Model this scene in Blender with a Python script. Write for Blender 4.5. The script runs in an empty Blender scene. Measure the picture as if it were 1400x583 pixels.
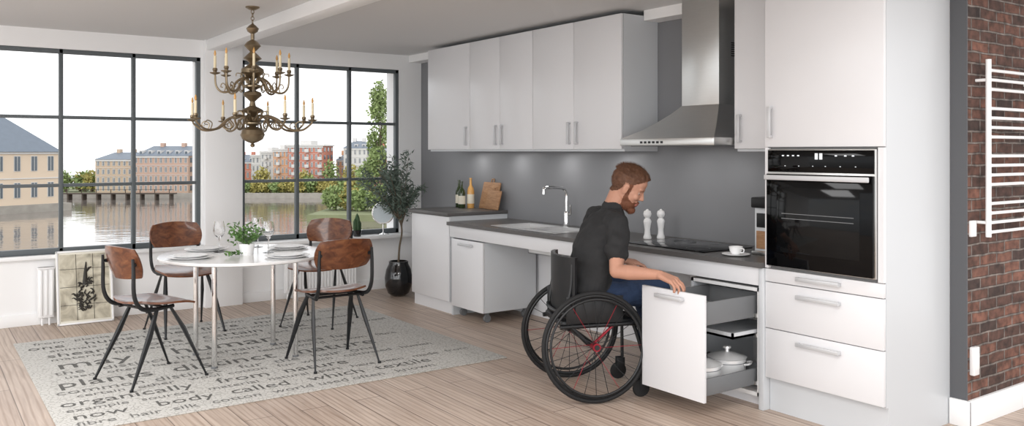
import bpy, bmesh, math, random
import numpy as np
from mathutils import Vector, Matrix, noise
random.seed(7)
V=Vector
scene=bpy.context.scene
try:
    scene.view_settings.view_transform='Standard'
except Exception: pass
# ------------------------------------------------------------ materials
def c(h):
    h=h.lstrip('#'); o=[]
    for i in (0,2,4):
        s=int(h[i:i+2],16)/255
        o.append(s/12.92 if s<=.04045 else ((s+.055)/1.055)**2.4)
    return (o[0],o[1],o[2],1)
def mat(name,col,rough=.5,metal=0,var=.05,scale=6,bump=0,bscale=80,trans=0,emit=0,coat=0,stretch=(1,1,1),ior=1.45,spec=.5):
    m=bpy.data.materials.new(name); m.use_nodes=True
    nt=m.node_tree; N=nt.nodes; L=nt.links; P=N['Principled BSDF']
    if isinstance(col,str): col=c(col)
    tc=N.new('ShaderNodeTexCoord'); mp=N.new('ShaderNodeMapping'); mp.inputs['Scale'].default_value=stretch
    L.new(tc.outputs['Object'],mp.inputs['Vector'])
    ns=N.new('ShaderNodeTexNoise'); ns.inputs['Scale'].default_value=scale; ns.inputs['Detail'].default_value=4
    L.new(mp.outputs[0],ns.inputs['Vector'])
    mx=N.new('ShaderNodeMix'); mx.data_type='RGBA'
    mx.inputs[6].default_value=tuple(max(0,x*(1-var)) for x in col[:3])+(1,)
    mx.inputs[7].default_value=tuple(min(1,x*(1+var)) for x in col[:3])+(1,)
    L.new(ns.outputs['Fac'],mx.inputs[0]); L.new(mx.outputs[2],P.inputs['Base Color'])
    P.inputs['Roughness'].default_value=rough; P.inputs['Metallic'].default_value=metal
    P.inputs['Transmission Weight'].default_value=trans; P.inputs['IOR'].default_value=ior
    P.inputs['Specular IOR Level'].default_value=spec
    P.inputs['Coat Weight'].default_value=coat; P.inputs['Coat Roughness'].default_value=.08
    if emit:
        P.inputs['Emission Color'].default_value=col; P.inputs['Emission Strength'].default_value=emit
    if bump:
        n2=N.new('ShaderNodeTexNoise'); n2.inputs['Scale'].default_value=bscale; n2.inputs['Detail'].default_value=3
        L.new(mp.outputs[0],n2.inputs['Vector'])
        b=N.new('ShaderNodeBump'); b.inputs['Strength'].default_value=bump; b.inputs['Distance'].default_value=.01
        L.new(n2.outputs['Fac'],b.inputs['Height']); L.new(b.outputs[0],P.inputs['Normal'])
    return m
def ramp_mat(name,cols,rough,scale,stretch,bump=0,coat=0,dist=1.0):
    m=mat(name,cols[0],rough,coat=coat); nt=m.node_tree; N=nt.nodes; L=nt.links; P=N['Principled BSDF']
    tc=N.new('ShaderNodeTexCoord'); mp=N.new('ShaderNodeMapping'); mp.inputs['Scale'].default_value=stretch
    L.new(tc.outputs['Object'],mp.inputs[0]); ns=N.new('ShaderNodeTexNoise')
    ns.inputs['Scale'].default_value=scale; ns.inputs['Detail'].default_value=6; ns.inputs['Distortion'].default_value=dist
    L.new(mp.outputs[0],ns.inputs['Vector']); cr=N.new('ShaderNodeValToRGB')
    e=cr.color_ramp.elements; e[0].position=.3; e[1].position=.7
    e[0].color=c(cols[0]); e[1].color=c(cols[-1])
    if len(cols)==3:
        x=e.new(.5); x.color=c(cols[1])
    L.new(ns.outputs['Fac'],cr.inputs[0]); L.new(cr.outputs[0],P.inputs['Base Color'])
    if bump:
        b=N.new('ShaderNodeBump'); b.inputs['Strength'].default_value=bump; b.inputs['Distance'].default_value=.005
        L.new(ns.outputs['Fac'],b.inputs['Height']); L.new(b.outputs[0],P.inputs['Normal'])
    return m
def pos_swizzle(N,L,ax):
    g=N.new('ShaderNodeNewGeometry'); s=N.new('ShaderNodeSeparateXYZ'); k=N.new('ShaderNodeCombineXYZ')
    L.new(g.outputs['Position'],s.inputs[0])
    for i,a in enumerate(ax): L.new(s.outputs[a],k.inputs[i])
    return k

M={}
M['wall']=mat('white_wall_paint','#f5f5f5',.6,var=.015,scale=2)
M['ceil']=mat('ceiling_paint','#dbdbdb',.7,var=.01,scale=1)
M['trim']=mat('white_trim','#f5f5f5',.4,var=.01)
M['cab']=mat('white_cabinet_lacquer','#e0e0e2',.28,var=.01,scale=1)
M['cabin']=mat('cabinet_inside_white','#e2e2e2',.5,var=.02)
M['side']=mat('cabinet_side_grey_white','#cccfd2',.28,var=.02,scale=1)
M['gap']=mat('shadow_gap_grey','#777777',.7)
M['splash']=mat('grey_backsplash','#808184',.38,var=.03,scale=2)
M['dwall']=mat('dark_grey_wall','#5a5b5e',.6,var=.04,scale=2)
M['counter']=mat('anthracite_worktop','#5a5857',.35,var=.12,scale=120)
M['steel']=mat('brushed_steel','#d2d2d0',.3,1,var=.05,scale=12,stretch=(1,1,20))
M['handle']=mat('satin_handle','#c8c9cb',.35,.25,var=.02)
M['chrome']=mat('chrome','#e4e4e4',.08,1,var=.01)
M['sinksteel']=mat('satin_sink_steel','#e2e2e2',.3,.55,var=.03)
M['potsteel']=mat('polished_pot_steel','#ececec',.2,.35,var=.03)
M['black']=mat('black_powdercoat','#18191b',.4,var=.1)
M['bglass']=mat('black_glass','#050506',.05,var=.1,spec=.22)
M['bglass2']=mat('dark_oven_window','#0d0e0f',.06,var=.1,spec=.28)
M['frame']=mat('window_frame_anthracite_glare','#5d6366',.45,var=.04)  # dark frame, its grey lifted to paint in the window glare
M['wood']=ramp_mat('walnut_ply',['#4d2a1a','#6a3e27','#825334'],.32,3,(3,5,9),coat=.3)
M['woodlt']=ramp_mat('oak_board',['#8a6244','#b08a66'],.5,4,(3,3,20))
M['white']=mat('white_porcelain','#f8f8f8',.35,var=.01)
M['tabletop']=mat('white_laminate','#f1f1f1',.16,var=.01,coat=.2)
M['pewter']=mat('aged_brass','#8f8069',.32,.85,var=.22,scale=14)
M['candle']=mat('cream_candle','#eee0bd',.5,var=.03)
M['bulb']=mat('amber_bulb','#d8a560',.2,var=.05)
M['glass']=mat('clear_glass','#ffffff',.02,0,var=0,trans=1)
M['greenglass']=mat('green_bottle_glass','#2b3a1c',.08,var=.1,coat=.5)
M['label']=mat('paper_label','#e5dfce',.7)
M['dgrey']=mat('drawer_metal_anthracite','#737577',.4,.1)
M['tyre']=mat('rubber_tyre','#1b1b1c',.7,var=.1)
M['red']=mat('red_anodised','#8e1c2a',.35,.4)
M['soil']=mat('soil','#3a2a20',.95,var=.3,scale=60)
M['bark']=mat('olive_bark','#6e6253',.9,var=.3,scale=40,bump=.5)
M['olive']=mat('olive_leaf','#5f6d62',.6,var=.35,scale=9)
M['green']=mat('fresh_leaf','#5d8046',.55,var=.35,scale=15)
M['cactus']=mat('cactus_green','#3f5a3b',.6,var=.2,scale=40)
M['pot']=mat('glossy_black_pot','#141416',.08,var=.1,coat=.8)
M['skin']=mat('skin','#bd8d77',.5,var=.10,scale=18,spec=.35)
M['shirt']=mat('charcoal_tshirt','#2b2b2c',.9,var=.15,scale=30,bump=.15,bscale=300)
M['jeans']=mat('blue_jeans','#2b3b57',.9,var=.25,scale=60,bump=.2,bscale=400)
M['shoe']=mat('black_shoe','#202022',.6)
M['hair']=mat('ginger_hair','#5f3f2c',.6,var=.45,scale=90)
M['beard']=mat('ginger_beard','#71452f',.7,var=.4,scale=110)
M['eyew']=mat('eye_white','#b9aca4',.3)
M['iris']=mat('iris','#2c3a42',.15)
M['lip']=mat('lips','#a3675a',.45)
M['poster']=ramp_mat('sepia_print',['#9a9383','#c9c2ae','#e4dfcd'],.6,3,(3,3,3))
M['ink']=mat('print_ink','#37342f',.6)
M['cream']=mat('cream_mat_board','#ebe7da',.6)
M['blue']=mat('pale_blue_disc','#c9d3d8',.2)
M['rim']=mat('socket_white','#eeeeee',.3)

# floor
def floor_mat():
    m=bpy.data.materials.new('oak_plank_floor'); m.use_nodes=True; nt=m.node_tree;N=nt.nodes;L=nt.links;P=N['Principled BSDF']
    k=pos_swizzle(N,L,(1,0,2))
    br=N.new('ShaderNodeTexBrick'); L.new(k.outputs[0],br.inputs['Vector'])
    br.offset=.37; br.inputs['Scale'].default_value=1; br.inputs['Brick Width'].default_value=2.1; br.inputs['Row Height'].default_value=.15
    br.inputs['Mortar Size'].default_value=.003; br.inputs['Mortar Smooth'].default_value=.2
    br.inputs['Color1'].default_value=c('#cdbcae'); br.inputs['Color2'].default_value=c('#b9a698'); br.inputs['Mortar'].default_value=c('#7d6c60')
    mp=N.new('ShaderNodeMapping'); mp.inputs['Scale'].default_value=(1.1,16,1); L.new(k.outputs[0],mp.inputs[0])
    n=N.new('ShaderNodeTexNoise'); n.inputs['Scale'].default_value=1.6; n.inputs['Detail'].default_value=7; n.inputs['Distortion'].default_value=1.6
    L.new(mp.outputs[0],n.inputs['Vector'])
    wv=N.new('ShaderNodeTexWave'); wv.bands_direction='Y'; wv.inputs['Scale'].default_value=2.0; wv.inputs['Distortion'].default_value=9; wv.inputs['Detail'].default_value=3; wv.inputs['Detail Scale'].default_value=.6
    mp2=N.new('ShaderNodeMapping'); mp2.inputs['Scale'].default_value=(.35,5,1); L.new(k.outputs[0],mp2.inputs[0]); L.new(mp2.outputs[0],wv.inputs['Vector'])
    cr=N.new('ShaderNodeValToRGB'); cr.color_ramp.elements[0].color=(.80,.76,.73,1); cr.color_ramp.elements[1].color=(1.06,1.06,1.05,1)
    cr.color_ramp.elements[0].position=.3; cr.color_ramp.elements[1].position=.62
    L.new(n.outputs['Fac'],cr.inputs[0])
    cr2=N.new('ShaderNodeValToRGB'); cr2.color_ramp.elements[0].color=(.80,.75,.71,1); cr2.color_ramp.elements[1].color=(1,1,1,1); cr2.color_ramp.elements[1].position=.38
    L.new(wv.outputs['Fac'],cr2.inputs[0])
    a=N.new('ShaderNodeMix');a.data_type='RGBA';a.blend_type='MULTIPLY';a.inputs[0].default_value=1
    L.new(br.outputs['Color'],a.inputs[6]);L.new(cr.outputs[0],a.inputs[7])
    b=N.new('ShaderNodeMix');b.data_type='RGBA';b.blend_type='MULTIPLY';b.inputs[0].default_value=1
    L.new(a.outputs[2],b.inputs[6]);L.new(cr2.outputs[0],b.inputs[7]);L.new(b.outputs[2],P.inputs['Base Color'])
    P.inputs['Roughness'].default_value=.42
    return m
def brick_mat():
    m=bpy.data.materials.new('old_red_brick'); m.use_nodes=True; nt=m.node_tree;N=nt.nodes;L=nt.links;P=N['Principled BSDF']
    k=pos_swizzle(N,L,(0,2,1))
    n0=N.new('ShaderNodeTexNoise'); n0.inputs['Scale'].default_value=9; L.new(k.outputs[0],n0.inputs['Vector'])
    ad=N.new('ShaderNodeVectorMath'); ad.operation='MULTIPLY_ADD'; L.new(n0.outputs['Color'],ad.inputs[0]); ad.inputs[1].default_value=(.014,.014,0); L.new(k.outputs[0],ad.inputs[2])
    br=N.new('ShaderNodeTexBrick'); L.new(ad.outputs[0],br.inputs['Vector']); br.inputs['Scale'].default_value=1
    br.inputs['Brick Width'].default_value=.17; br.inputs['Row Height'].default_value=.056; br.inputs['Mortar Size'].default_value=.007; br.inputs['Mortar Smooth'].default_value=.5
    br.inputs['Color1'].default_value=c('#82594a'); br.inputs['Color2'].default_value=c('#40332f'); br.inputs['Mortar'].default_value=c('#857c76')
    n=N.new('ShaderNodeTexNoise'); n.inputs['Scale'].default_value=22; n.inputs['Detail'].default_value=6; L.new(k.outputs[0],n.inputs['Vector'])
    cr=N.new('ShaderNodeValToRGB'); cr.color_ramp.elements[0].color=(.42,.41,.41,1); cr.color_ramp.elements[1].color=(1.2,1.17,1.15,1); cr.color_ramp.elements[0].position=.32; cr.color_ramp.elements[1].position=.68
    L.new(n.outputs['Fac'],cr.inputs[0])
    a=N.new('ShaderNodeMix');a.data_type='RGBA';a.blend_type='MULTIPLY';a.inputs[0].default_value=1
    L.new(br.outputs['Color'],a.inputs[6]);L.new(cr.outputs[0],a.inputs[7]);L.new(a.outputs[2],P.inputs['Base Color'])
    b=N.new('ShaderNodeBump'); b.inputs['Strength'].default_value=.9; b.inputs['Distance'].default_value=.012; b.invert=True
    L.new(br.outputs['Fac'],b.inputs['Height']); L.new(b.outputs[0],P.inputs['Normal']); P.inputs['Roughness'].default_value=.85
    return m
def rug_mat():
    m=bpy.data.materials.new('woven_rug'); m.use_nodes=True; nt=m.node_tree;N=nt.nodes;L=nt.links;P=N['Principled BSDF']
    k=pos_swizzle(N,L,(0,1,2)); v=N.new('ShaderNodeTexVoronoi'); v.feature='DISTANCE_TO_EDGE'; v.inputs['Scale'].default_value=34; L.new(k.outputs[0],v.inputs['Vector'])
    cr=N.new('ShaderNodeValToRGB'); cr.color_ramp.elements[0].color=c('#a3a19b'); cr.color_ramp.elements[1].color=c('#c9c7c2'); cr.color_ramp.elements[1].position=.10
    L.new(v.outputs['Distance'],cr.inputs[0]); L.new(cr.outputs[0],P.inputs['Base Color'])
    b=N.new('ShaderNodeBump'); b.inputs['Strength'].default_value=.4; b.inputs['Distance'].default_value=.006; L.new(v.outputs['Distance'],b.inputs['Height']); L.new(b.outputs[0],P.inputs['Normal'])
    P.inputs['Roughness'].default_value=.95
    return m
def water_mat():
    m=mat('river_water','#7d756f',.04,var=.1,spec=.8); nt=m.node_tree;N=nt.nodes;L=nt.links;P=N['Principled BSDF']
    k=pos_swizzle(N,L,(0,1,2)); n=N.new('ShaderNodeTexNoise'); n.inputs['Scale'].default_value=.7; n.inputs['Detail'].default_value=4; L.new(k.outputs[0],n.inputs['Vector'])
    b=N.new('ShaderNodeBump'); b.inputs['Strength'].default_value=.09; b.inputs['Distance'].default_value=.3; L.new(n.outputs['Fac'],b.inputs['Height']); L.new(b.outputs[0],P.inputs['Normal'])
    return m
M['floor']=floor_mat(); M['brick']=brick_mat(); M['rug']=rug_mat(); M['water']=water_mat()
M['rugtext']=mat('rug_letter_yarn','#7b7a77',.95,var=.15,scale=80)
M['rugbold']=mat('rug_bold_letter_yarn','#676663',.95,var=.15,scale=80)

# ------------------------------------------------------------ mesh builder
I4=Matrix.Identity(4)
def spline(pts,n=6):
    pts=[V(p) for p in pts]; P=[pts[0]*2-pts[1]]+pts+[pts[-1]*2-pts[-2]]; out=[]
    for i in range(1,len(P)-2):
        for k in range(n):
            t=k/n; a,b,cc,d=P[i-1],P[i],P[i+1],P[i+2]
            out.append(.5*((2*b)+(cc-a)*t+(2*a-5*b+4*cc-d)*t*t+(3*b-a-3*cc+d)*t**3))
    out.append(pts[-1]); return out
class B:
    def __init__(s,name): s.name=name; s.bm=bmesh.new(); s.mats=[]
    def mi(s,m):
        m=M[m] if isinstance(m,str) else m
        if m not in s.mats: s.mats.append(m)
        return s.mats.index(m)
    def raw(s,vs,fs,m,X=I4):
        k=s.mi(m); nv=[s.bm.verts.new(X@V(v)) for v in vs]
        for f in fs:
            try:
                g=s.bm.faces.new([nv[i] for i in f]); g.material_index=k; g.smooth=True
            except ValueError: pass
    def box(s,x0,x1,y0,y1,z0,z1,m,bev=0,X=I4):
        t=bmesh.new(); bmesh.ops.create_cube(t,size=1)
        for v in t.verts: v.co=V(((x0+x1)/2+v.co.x*(x1-x0),(y0+y1)/2+v.co.y*(y1-y0),(z0+z1)/2+v.co.z*(z1-z0)))
        if bev: bmesh.ops.bevel(t,geom=t.edges[:],offset=bev,segments=2,affect='EDGES',profile=.5)
        t.verts.index_update()
        s.raw([v.co[:] for v in t.verts],[[v.index for v in f.verts] for f in t.faces],m,X); t.free()
    def loft(s,rings,m,X=I4,cap=True,closed=False):
        n=len(rings[0]); vs=[p for r in rings for p in r]; fs=[]
        R=len(rings)
        for i in range(R if closed else R-1):
            j=(i+1)%R
            for k in range(n): fs.append((i*n+k,i*n+(k+1)%n,j*n+(k+1)%n,j*n+k))
        if cap and not closed: fs.append(tuple(range(n-1,-1,-1))); fs.append(tuple((R-1)*n+k for k in range(n)))
        s.raw(vs,fs,m,X)
    def tube(s,pts,r,m,seg=8,X=I4,closed=False,flat=1.0):
        pts=[V(p) for p in pts]; n=len(pts)
        if not hasattr(r,'__len__'): r=[r]*n
        elif len(r)!=n: r=[float(np.interp(i/(n-1),np.linspace(0,1,len(r)),r)) for i in range(n)]
        rings=[]; prev=None
        for i,p in enumerate(pts):
            if closed: t=pts[(i+1)%n]-pts[i-1]
            else: t=pts[min(i+1,n-1)]-pts[max(i-1,0)]
            t.normalize()
            if prev is None:
                u=t.orthogonal() if abs(t.z)<.9 else V((1,0,0))-t*t.x
            else: u=prev-t*prev.dot(t)
            u.normalize(); prev=u; w=t.cross(u)
            rings.append([p+(u*math.cos(a)+w*math.sin(a)*flat)*r[i] for a in [2*math.pi*k/seg for k in range(seg)]])
        s.loft(rings,m,X,closed=closed)
    def lathe(s,prof,m,seg=24,X=I4):
        rings=[[V((max(r,1e-4)*math.cos(2*math.pi*k/seg),max(r,1e-4)*math.sin(2*math.pi*k/seg),z)) for k in range(seg)] for r,z in prof]
        s.loft(rings,m,X)
    def cyl(s,a,b,r,m,seg=16,X=I4): s.tube([a,b],r,m,seg,X)
    def ell(s,ce,r,m,seg=16,X=I4):
        if not hasattr(r,'__len__'): r=(r,r,r)
        n=seg//2
        rings=[]
        for i in range(n+1):
            ph=-math.pi/2+math.pi*i/n; cr=max(math.cos(ph),.002)
            rings.append([V((ce[0]+r[0]*cr*math.cos(2*math.pi*k/seg),ce[1]+r[1]*cr*math.sin(2*math.pi*k/seg),ce[2]+r[2]*math.sin(ph))) for k in range(seg)])
        s.loft(rings,m,X)
    def shell(s,fn,nu,nv,th,m,X=I4):
        P=[[V(fn(-1+2*i/nu,-1+2*j/nv)) for j in range(nv+1)] for i in range(nu+1)]
        def nrm(i,j):
            a=P[min(i+1,nu)][j]-P[max(i-1,0)][j]; b=P[i][min(j+1,nv)]-P[i][max(j-1,0)]; n=a.cross(b); n.normalize(); return n
        top=[P[i][j]+nrm(i,j)*th/2 for i in range(nu+1) for j in range(nv+1)]
        bot=[P[i][j]-nrm(i,j)*th/2 for i in range(nu+1) for j in range(nv+1)]
        K=len(top); q=lambda i,j:i*(nv+1)+j; fs=[]
        for i in range(nu):
            for j in range(nv):
                fs.append((q(i,j),q(i+1,j),q(i+1,j+1),q(i,j+1))); fs.append((K+q(i,j),K+q(i,j+1),K+q(i+1,j+1),K+q(i+1,j)))
        for i in range(nu):
            fs.append((q(i,0),K+q(i,0),K+q(i+1,0),q(i+1,0))); fs.append((q(i,nv),q(i+1,nv),K+q(i+1,nv),K+q(i,nv)))
        for j in range(nv):
            fs.append((q(0,j),q(0,j+1),K+q(0,j+1),K+q(0,j))); fs.append((q(nu,j),K+q(nu,j),K+q(nu,j+1),q(nu,j+1)))
        s.raw(top+bot,fs,m,X)
    def leaf(s,p,d,l,w,m):
        d=V(d).normalized(); u=d.cross(V((random.uniform(-1,1),random.uniform(-1,1),random.uniform(-1,1))))
        if u.length<.01: u=d.orthogonal()
        u.normalize(); n=d.cross(u)*w*.3; p=V(p)
        s.raw([p,p+d*l*.35+u*w+n,p+d*l,p+d*l*.35-u*w+n,p+d*l*.5],[(0,1,4),(1,2,4),(2,3,4),(3,0,4)],m)
    def mesh(s):
        me=bpy.data.meshes.new(s.name); s.bm.normal_update(); bmesh.ops.recalc_face_normals(s.bm,faces=s.bm.faces[:])
        s.bm.to_mesh(me); s.bm.free()
        for m in s.mats: me.materials.append(m)
        try: me.set_sharp_from_angle(angle=math.radians(38))
        except Exception: pass
        return me
    def obj(s,loc=(0,0,0),rz=0,parent=None):
        return put(s.name,s.mesh(),loc,rz,parent)
def put(name,me,loc=(0,0,0),rz=0,parent=None):
    o=bpy.data.objects.new(name,me); scene.collection.objects.link(o); o.location=loc; o.rotation_euler=(0,0,rz)
    if parent: o.parent=parent
    return o
def empty(name,loc=(0,0,0),rz=0):
    o=bpy.data.objects.new(name,None); scene.collection.objects.link(o); o.location=loc; o.rotation_euler=(0,0,rz); o.empty_display_size=.1; return o
T=Matrix.Translation
def R(a,ax): return Matrix.Rotation(a,4,ax)

WX=4.2      # kitchen wall plane
WY=7.48     # window wall plane
CZ=2.31     # ceiling
FX=3.61     # base cabinet fronts
# ------------------------------------------------------------ room shell
b=B('floor'); b.box(-2.6,6.6,-2.5,WY+.02,-.1,0,'floor'); b.obj()
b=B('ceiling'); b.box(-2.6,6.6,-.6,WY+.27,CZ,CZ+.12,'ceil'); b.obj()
b=B('wall_window')
W1=(-.11,2.03); W2=(2.38,3.95); WZ=(.54,2.16)
y0,y1=WY,WY+.27
b.box(-2.6,WX,y0,y1,0,WZ[0],'wall'); b.box(-2.6,WX,y0,y1,WZ[1],CZ,'wall')
b.box(-2.6,W1[0],y0,y1,WZ[0],WZ[1],'wall'); b.box(W1[1],W2[0],y0,y1,WZ[0],WZ[1],'wall'); b.box(W2[1],WX,y0,y1,WZ[0],WZ[1],'wall')
b.obj()
b=B('wall_kitchen'); b.box(WX+.003,WX+.25,2.09,WY+.27,0,CZ,'splash'); b.obj()
b=B('wall_brick'); b.box(WX+.005,6.6,2.06,2.09,0,CZ,'brick'); b.box(WX-.003,WX+.005,2.06,2.142,0,CZ,'dwall'); b.obj()
b=B('baseboard_brick'); b.box(WX-.015,6.6,2.04,2.06,0,.13,'trim',.003); b.box(WX-.018,WX-.003,2.04,2.14,0,.13,'trim',.002); b.obj()
b=B('baseboard_window'); b.box(-2.6,FX+.5,WY-.015,WY,0,.09,'trim',.003); b.obj()
b=B('ceiling_beam'); b.box(2.06,2.2,-.6,WY,CZ-.09,CZ,'trim',.004); b.obj()
b=B('trim_1'); b.box(WX-.14,WX,3.72,4.15,CZ-.07,CZ,'trim'); b.box(WX-.14,WX,6.76,WY,CZ-.07,CZ,'trim'); b.obj()
b=B('trim_2'); b.box(2.05,2.37,WY-.07,WY,0,CZ-.0,'wall',.003); b.obj()
def window(name,x0,x1,n,z0,z1):
    b=B(name); f=.035; ya,yb=WY+.01,WY+.06
    b.box(x0,x1,ya,yb,z0,z0+f*1.3,'frame',.003); b.box(x0,x1,ya,yb,z1-f,z1,'frame',.003)
    b.box(x0,x0+f,ya,yb,z0,z1,'frame',.003); b.box(x1-f,x1,ya,yb,z0,z1,'frame',.003)
    for i in range(1,n):
        x=x0+(x1-x0)*i/n; b.box(x-.015,x+.015,ya,yb,z0,z1,'frame',.003)
    for i in (1,2):
        z=z0+(z1-z0)*i/3; b.box(x0,x1,ya+.003,yb-.003,z-.013,z+.013,'frame',.003)
    b.obj()
window('window_1',*W1,4,*WZ); window('window_2',*W2,3,*WZ)
b=B('trim_3'); b.box(W1[0]-.03,2.045,WY-.05,WY+.01,WZ[0]-.03,WZ[0],'trim',.004); b.obj()
b=B('trim_4'); b.box(2.372,W2[1]+.05,WY-.17,WY+.01,WZ[0]-.03,WZ[0],'trim',.004); b.obj()

def radiator(x0,x1,z0,z1):
    b=B('radiator'); y=WY-.03
    b.box(x0,x1,y-.05,y-.01,z0,z1,'trim',.004)
    n=int((x1-x0)/.03)
    for i in range(n):
        x=x0+.012+i*(x1-x0)/n; b.box(x,x+.016,y-.062,y-.05,z0+.02,z1-.02,'trim',.003)
    b.box(x0-.004,x1+.004,y-.066,y-.006,z1-.012,z1,'trim',.003)
    b.cyl((x0+.03,y-.03,0),(x0+.03,y-.03,z0+.02),.008,'trim'); b.cyl((x1-.03,y-.03,0),(x1-.03,y-.03,z0+.02),.008,'trim')
    b.obj()
radiator(.79,.9,.06,.45); radiator(2.75,3.45,.06,.45)

# ------------------------------------------------------------ kitchen
def vh(b,x,y,z0,z1):   # vertical pull handle on a front facing -X
    b.box(x-.028,x-.02,y-.011,y+.011,z0,z1,'handle',.002)
    b.box(x-.022,x+.002,y-.009,y+.009,z0,z0+.012,'handle',.001); b.box(x-.022,x+.002,y-.009,y+.009,z1-.012,z1,'handle',.001)
def hh(b,x,ya,yb,z):
    b.box(x-.028,x-.02,ya,yb,z-.01,z+.01,'handle',.002)
    b.box(x-.022,x+.002,ya,ya+.012,z-.008,z+.008,'handle',.001); b.box(x-.022,x+.002,yb-.012,yb,z-.008,z+.008,'handle',.001)
def wallcab(y0,y1,doors,hand,rail=True):
    b=B('wall_cabinet'); x=3.86; z0,z1=1.365,2.275
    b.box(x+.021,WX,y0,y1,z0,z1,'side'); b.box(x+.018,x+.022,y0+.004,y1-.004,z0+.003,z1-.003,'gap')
    n=len(doors)-1
    for i in range(n):
        b.box(x,x+.018,doors[i]+.002,doors[i+1]-.002,z0,z1,'cab',.002)
    for hy in hand: vh(b,x,hy,1.40,1.56)
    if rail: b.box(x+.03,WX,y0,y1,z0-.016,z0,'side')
    return b.obj()
wallcab(6.04,6.75,[6.04,6.75],[6.085])
wallcab(5.148,6.038,[5.148,5.59,6.038],[5.55,5.635])
wallcab(4.157,5.146,[4.157,4.658,5.146],[4.615,4.70])
wallcab(2.802,3.21,[2.802,3.21],[3.165])
# hood
b=B('range_hood')
hx=3.70; ha,hb=3.22,4.0; zr0,zr1=1.385,1.43
b.box(hx,WX,ha,hb,zr0,zr1,'steel',.003)
A=[(hx+.004,ha+.004,zr1),(hx+.004,hb-.004,zr1),(WX,hb-.004,zr1),(WX,ha+.004,zr1)]
C=[(3.95,3.40,1.635),(3.95,3.70,1.635),(WX,3.70,1.635),(WX,3.40,1.635)]
rings=[]
for t,k in ((0,0),(.25,.34),(.5,.6),(.75,.82),(1,1)):
    rings.append([V(A[i]).lerp(V(C[i]),k)*1.0 for i in range(4)])
    for p in rings[-1]: p.z=zr1+(1.635-zr1)*t
b.loft(rings,'steel')
b.box(3.95,WX,3.40,3.70,1.63,CZ,'steel',.002)
for i in range(7): b.box(4.06,4.13,3.398,3.401,1.93+i*.013,1.936+i*.013,'black')
for i in range(6): b.box(hx-.002,hx+.002,3.62+i*.035,3.64+i*.035,1.398,1.412,'black')
b.box(hx+.05,WX-.05,ha+.05,hb-.05,zr0-.004,zr0,'dgrey'); b.obj()
# base cabinets
b=B('base_cabinet')
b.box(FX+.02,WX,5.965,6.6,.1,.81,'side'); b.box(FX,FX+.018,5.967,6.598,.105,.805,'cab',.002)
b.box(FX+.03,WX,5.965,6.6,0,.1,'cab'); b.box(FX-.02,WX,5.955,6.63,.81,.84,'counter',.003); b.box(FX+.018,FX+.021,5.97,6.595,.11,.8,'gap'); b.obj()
b=B('kitchen_countertop'); sx0,sx1,sy0,sy1=3.70,4.03,4.66,5.40
for r in ((FX-.03,sx0,2.803,5.953),(sx1,WX,2.803,5.953),(sx0,sx1,2.803,sy0),(sx0,sx1,sy1,5.953)): b.box(*r,.742,.77,'counter')
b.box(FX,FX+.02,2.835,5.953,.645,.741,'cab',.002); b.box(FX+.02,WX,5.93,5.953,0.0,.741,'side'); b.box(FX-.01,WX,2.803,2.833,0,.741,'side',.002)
b.box(WX-.03,WX,2.833,5.93,0,.74,'cab'); b.obj()
b=B('mobile_base_cabinet'); ya,yb=5.46,5.925
b.box(FX+.02,WX-.07,ya,yb,.085,.635,'side',.002); b.box(FX,FX+.018,ya,yb,.085,.635,'cab',.002); b.box(FX+.018,FX+.021,ya+.004,yb-.004,.09,.63,'gap')
hh(b,FX,5.6,5.79,.60)
for x in (FX+.08,WX-.14):
    for y in (ya+.06,yb-.06): b.cyl((x,y-.012,.03),(x,y+.012,.03),.03,'dgrey'); b.box(x-.01,x+.01,y-.016,y+.016,.04,.086,'dgrey')
b.obj()
# sink
b=B('kitchen_sink'); z=.771
b.box(sx0-.03,sx1+.03,sy1-.012,sy1+.035,z,z+.004,'sinksteel'); b.box(sx0-.03,sx1+.03,sy0-.035,sy0+.012,z,z+.004,'sinksteel')
b.box(sx0-.03,sx0+.012,sy0,sy1,z,z+.004,'sinksteel'); b.box(sx1-.012,sx1+.03,sy0,sy1,z,z+.004,'sinksteel'); b.box(sx0,sx1,4.98,5.03,z-.005,z+.004,'sinksteel')
for a_,b_,dep in ((sy0+.005,4.992,.60),(5.018,sy1-.005,.65)):
    x0,x1=sx0+.005,sx1-.005
    b.box(x0,x1,a_,b_,dep,dep+.004,'sinksteel'); b.box(x0,x0+.004,a_,b_,dep,z,'sinksteel'); b.box(x1-.004,x1,a_,b_,dep,z,'sinksteel'); b.box(x0,x1,a_,a_+.004,dep,z,'sinksteel'); b.box(x0,x1,b_-.004,b_,dep,z,'sinksteel')
    b.lathe([(.03,0),(.03,.006),(.0,.006)],'chrome',X=T((3.86,(a_+b_)/2,dep+.003)))
b.obj()
b=B('kitchen_faucet')
b.lathe([(.03,0),(.03,.008),(.022,.012),(.021,.10),(.017,.115),(.013,.12),(.013,.2)],'chrome')
b.tube(spline([(0,0,.18),(0,0,.25),(-.02,0,.285),(-.06,0,.3),(-.17,0,.305),(-.215,0,.298),(-.22,0,.27)],6),.0125,'chrome',12)
b.cyl((-.22,0,.275),(-.22,0,.255),.015,'chrome'); b.tube([(0,0,.09),(0.005,-.045,.10)],.011,'chrome'); b.tube([(0.005,-.045,.10),(-.01,-.06,.17)],[.009,.006],'chrome')
b.obj((4.10,5.03,.77))
b=B('induction_cooktop'); b.box(3.67,4.10,3.27,3.90,.7701,.776,'bglass',.002)
for (x,y,r) in ((3.79,3.42,.07),(3.79,3.72,.09),(4.0,3.42,.08),(4.0,3.72,.07)):
    b.tube([(x+r*math.cos(a),y+r*math.sin(a),.776) for a in [2*math.pi*i/32 for i in range(32)]],.0008,'dgrey',4,closed=True)
b.obj()
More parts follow.
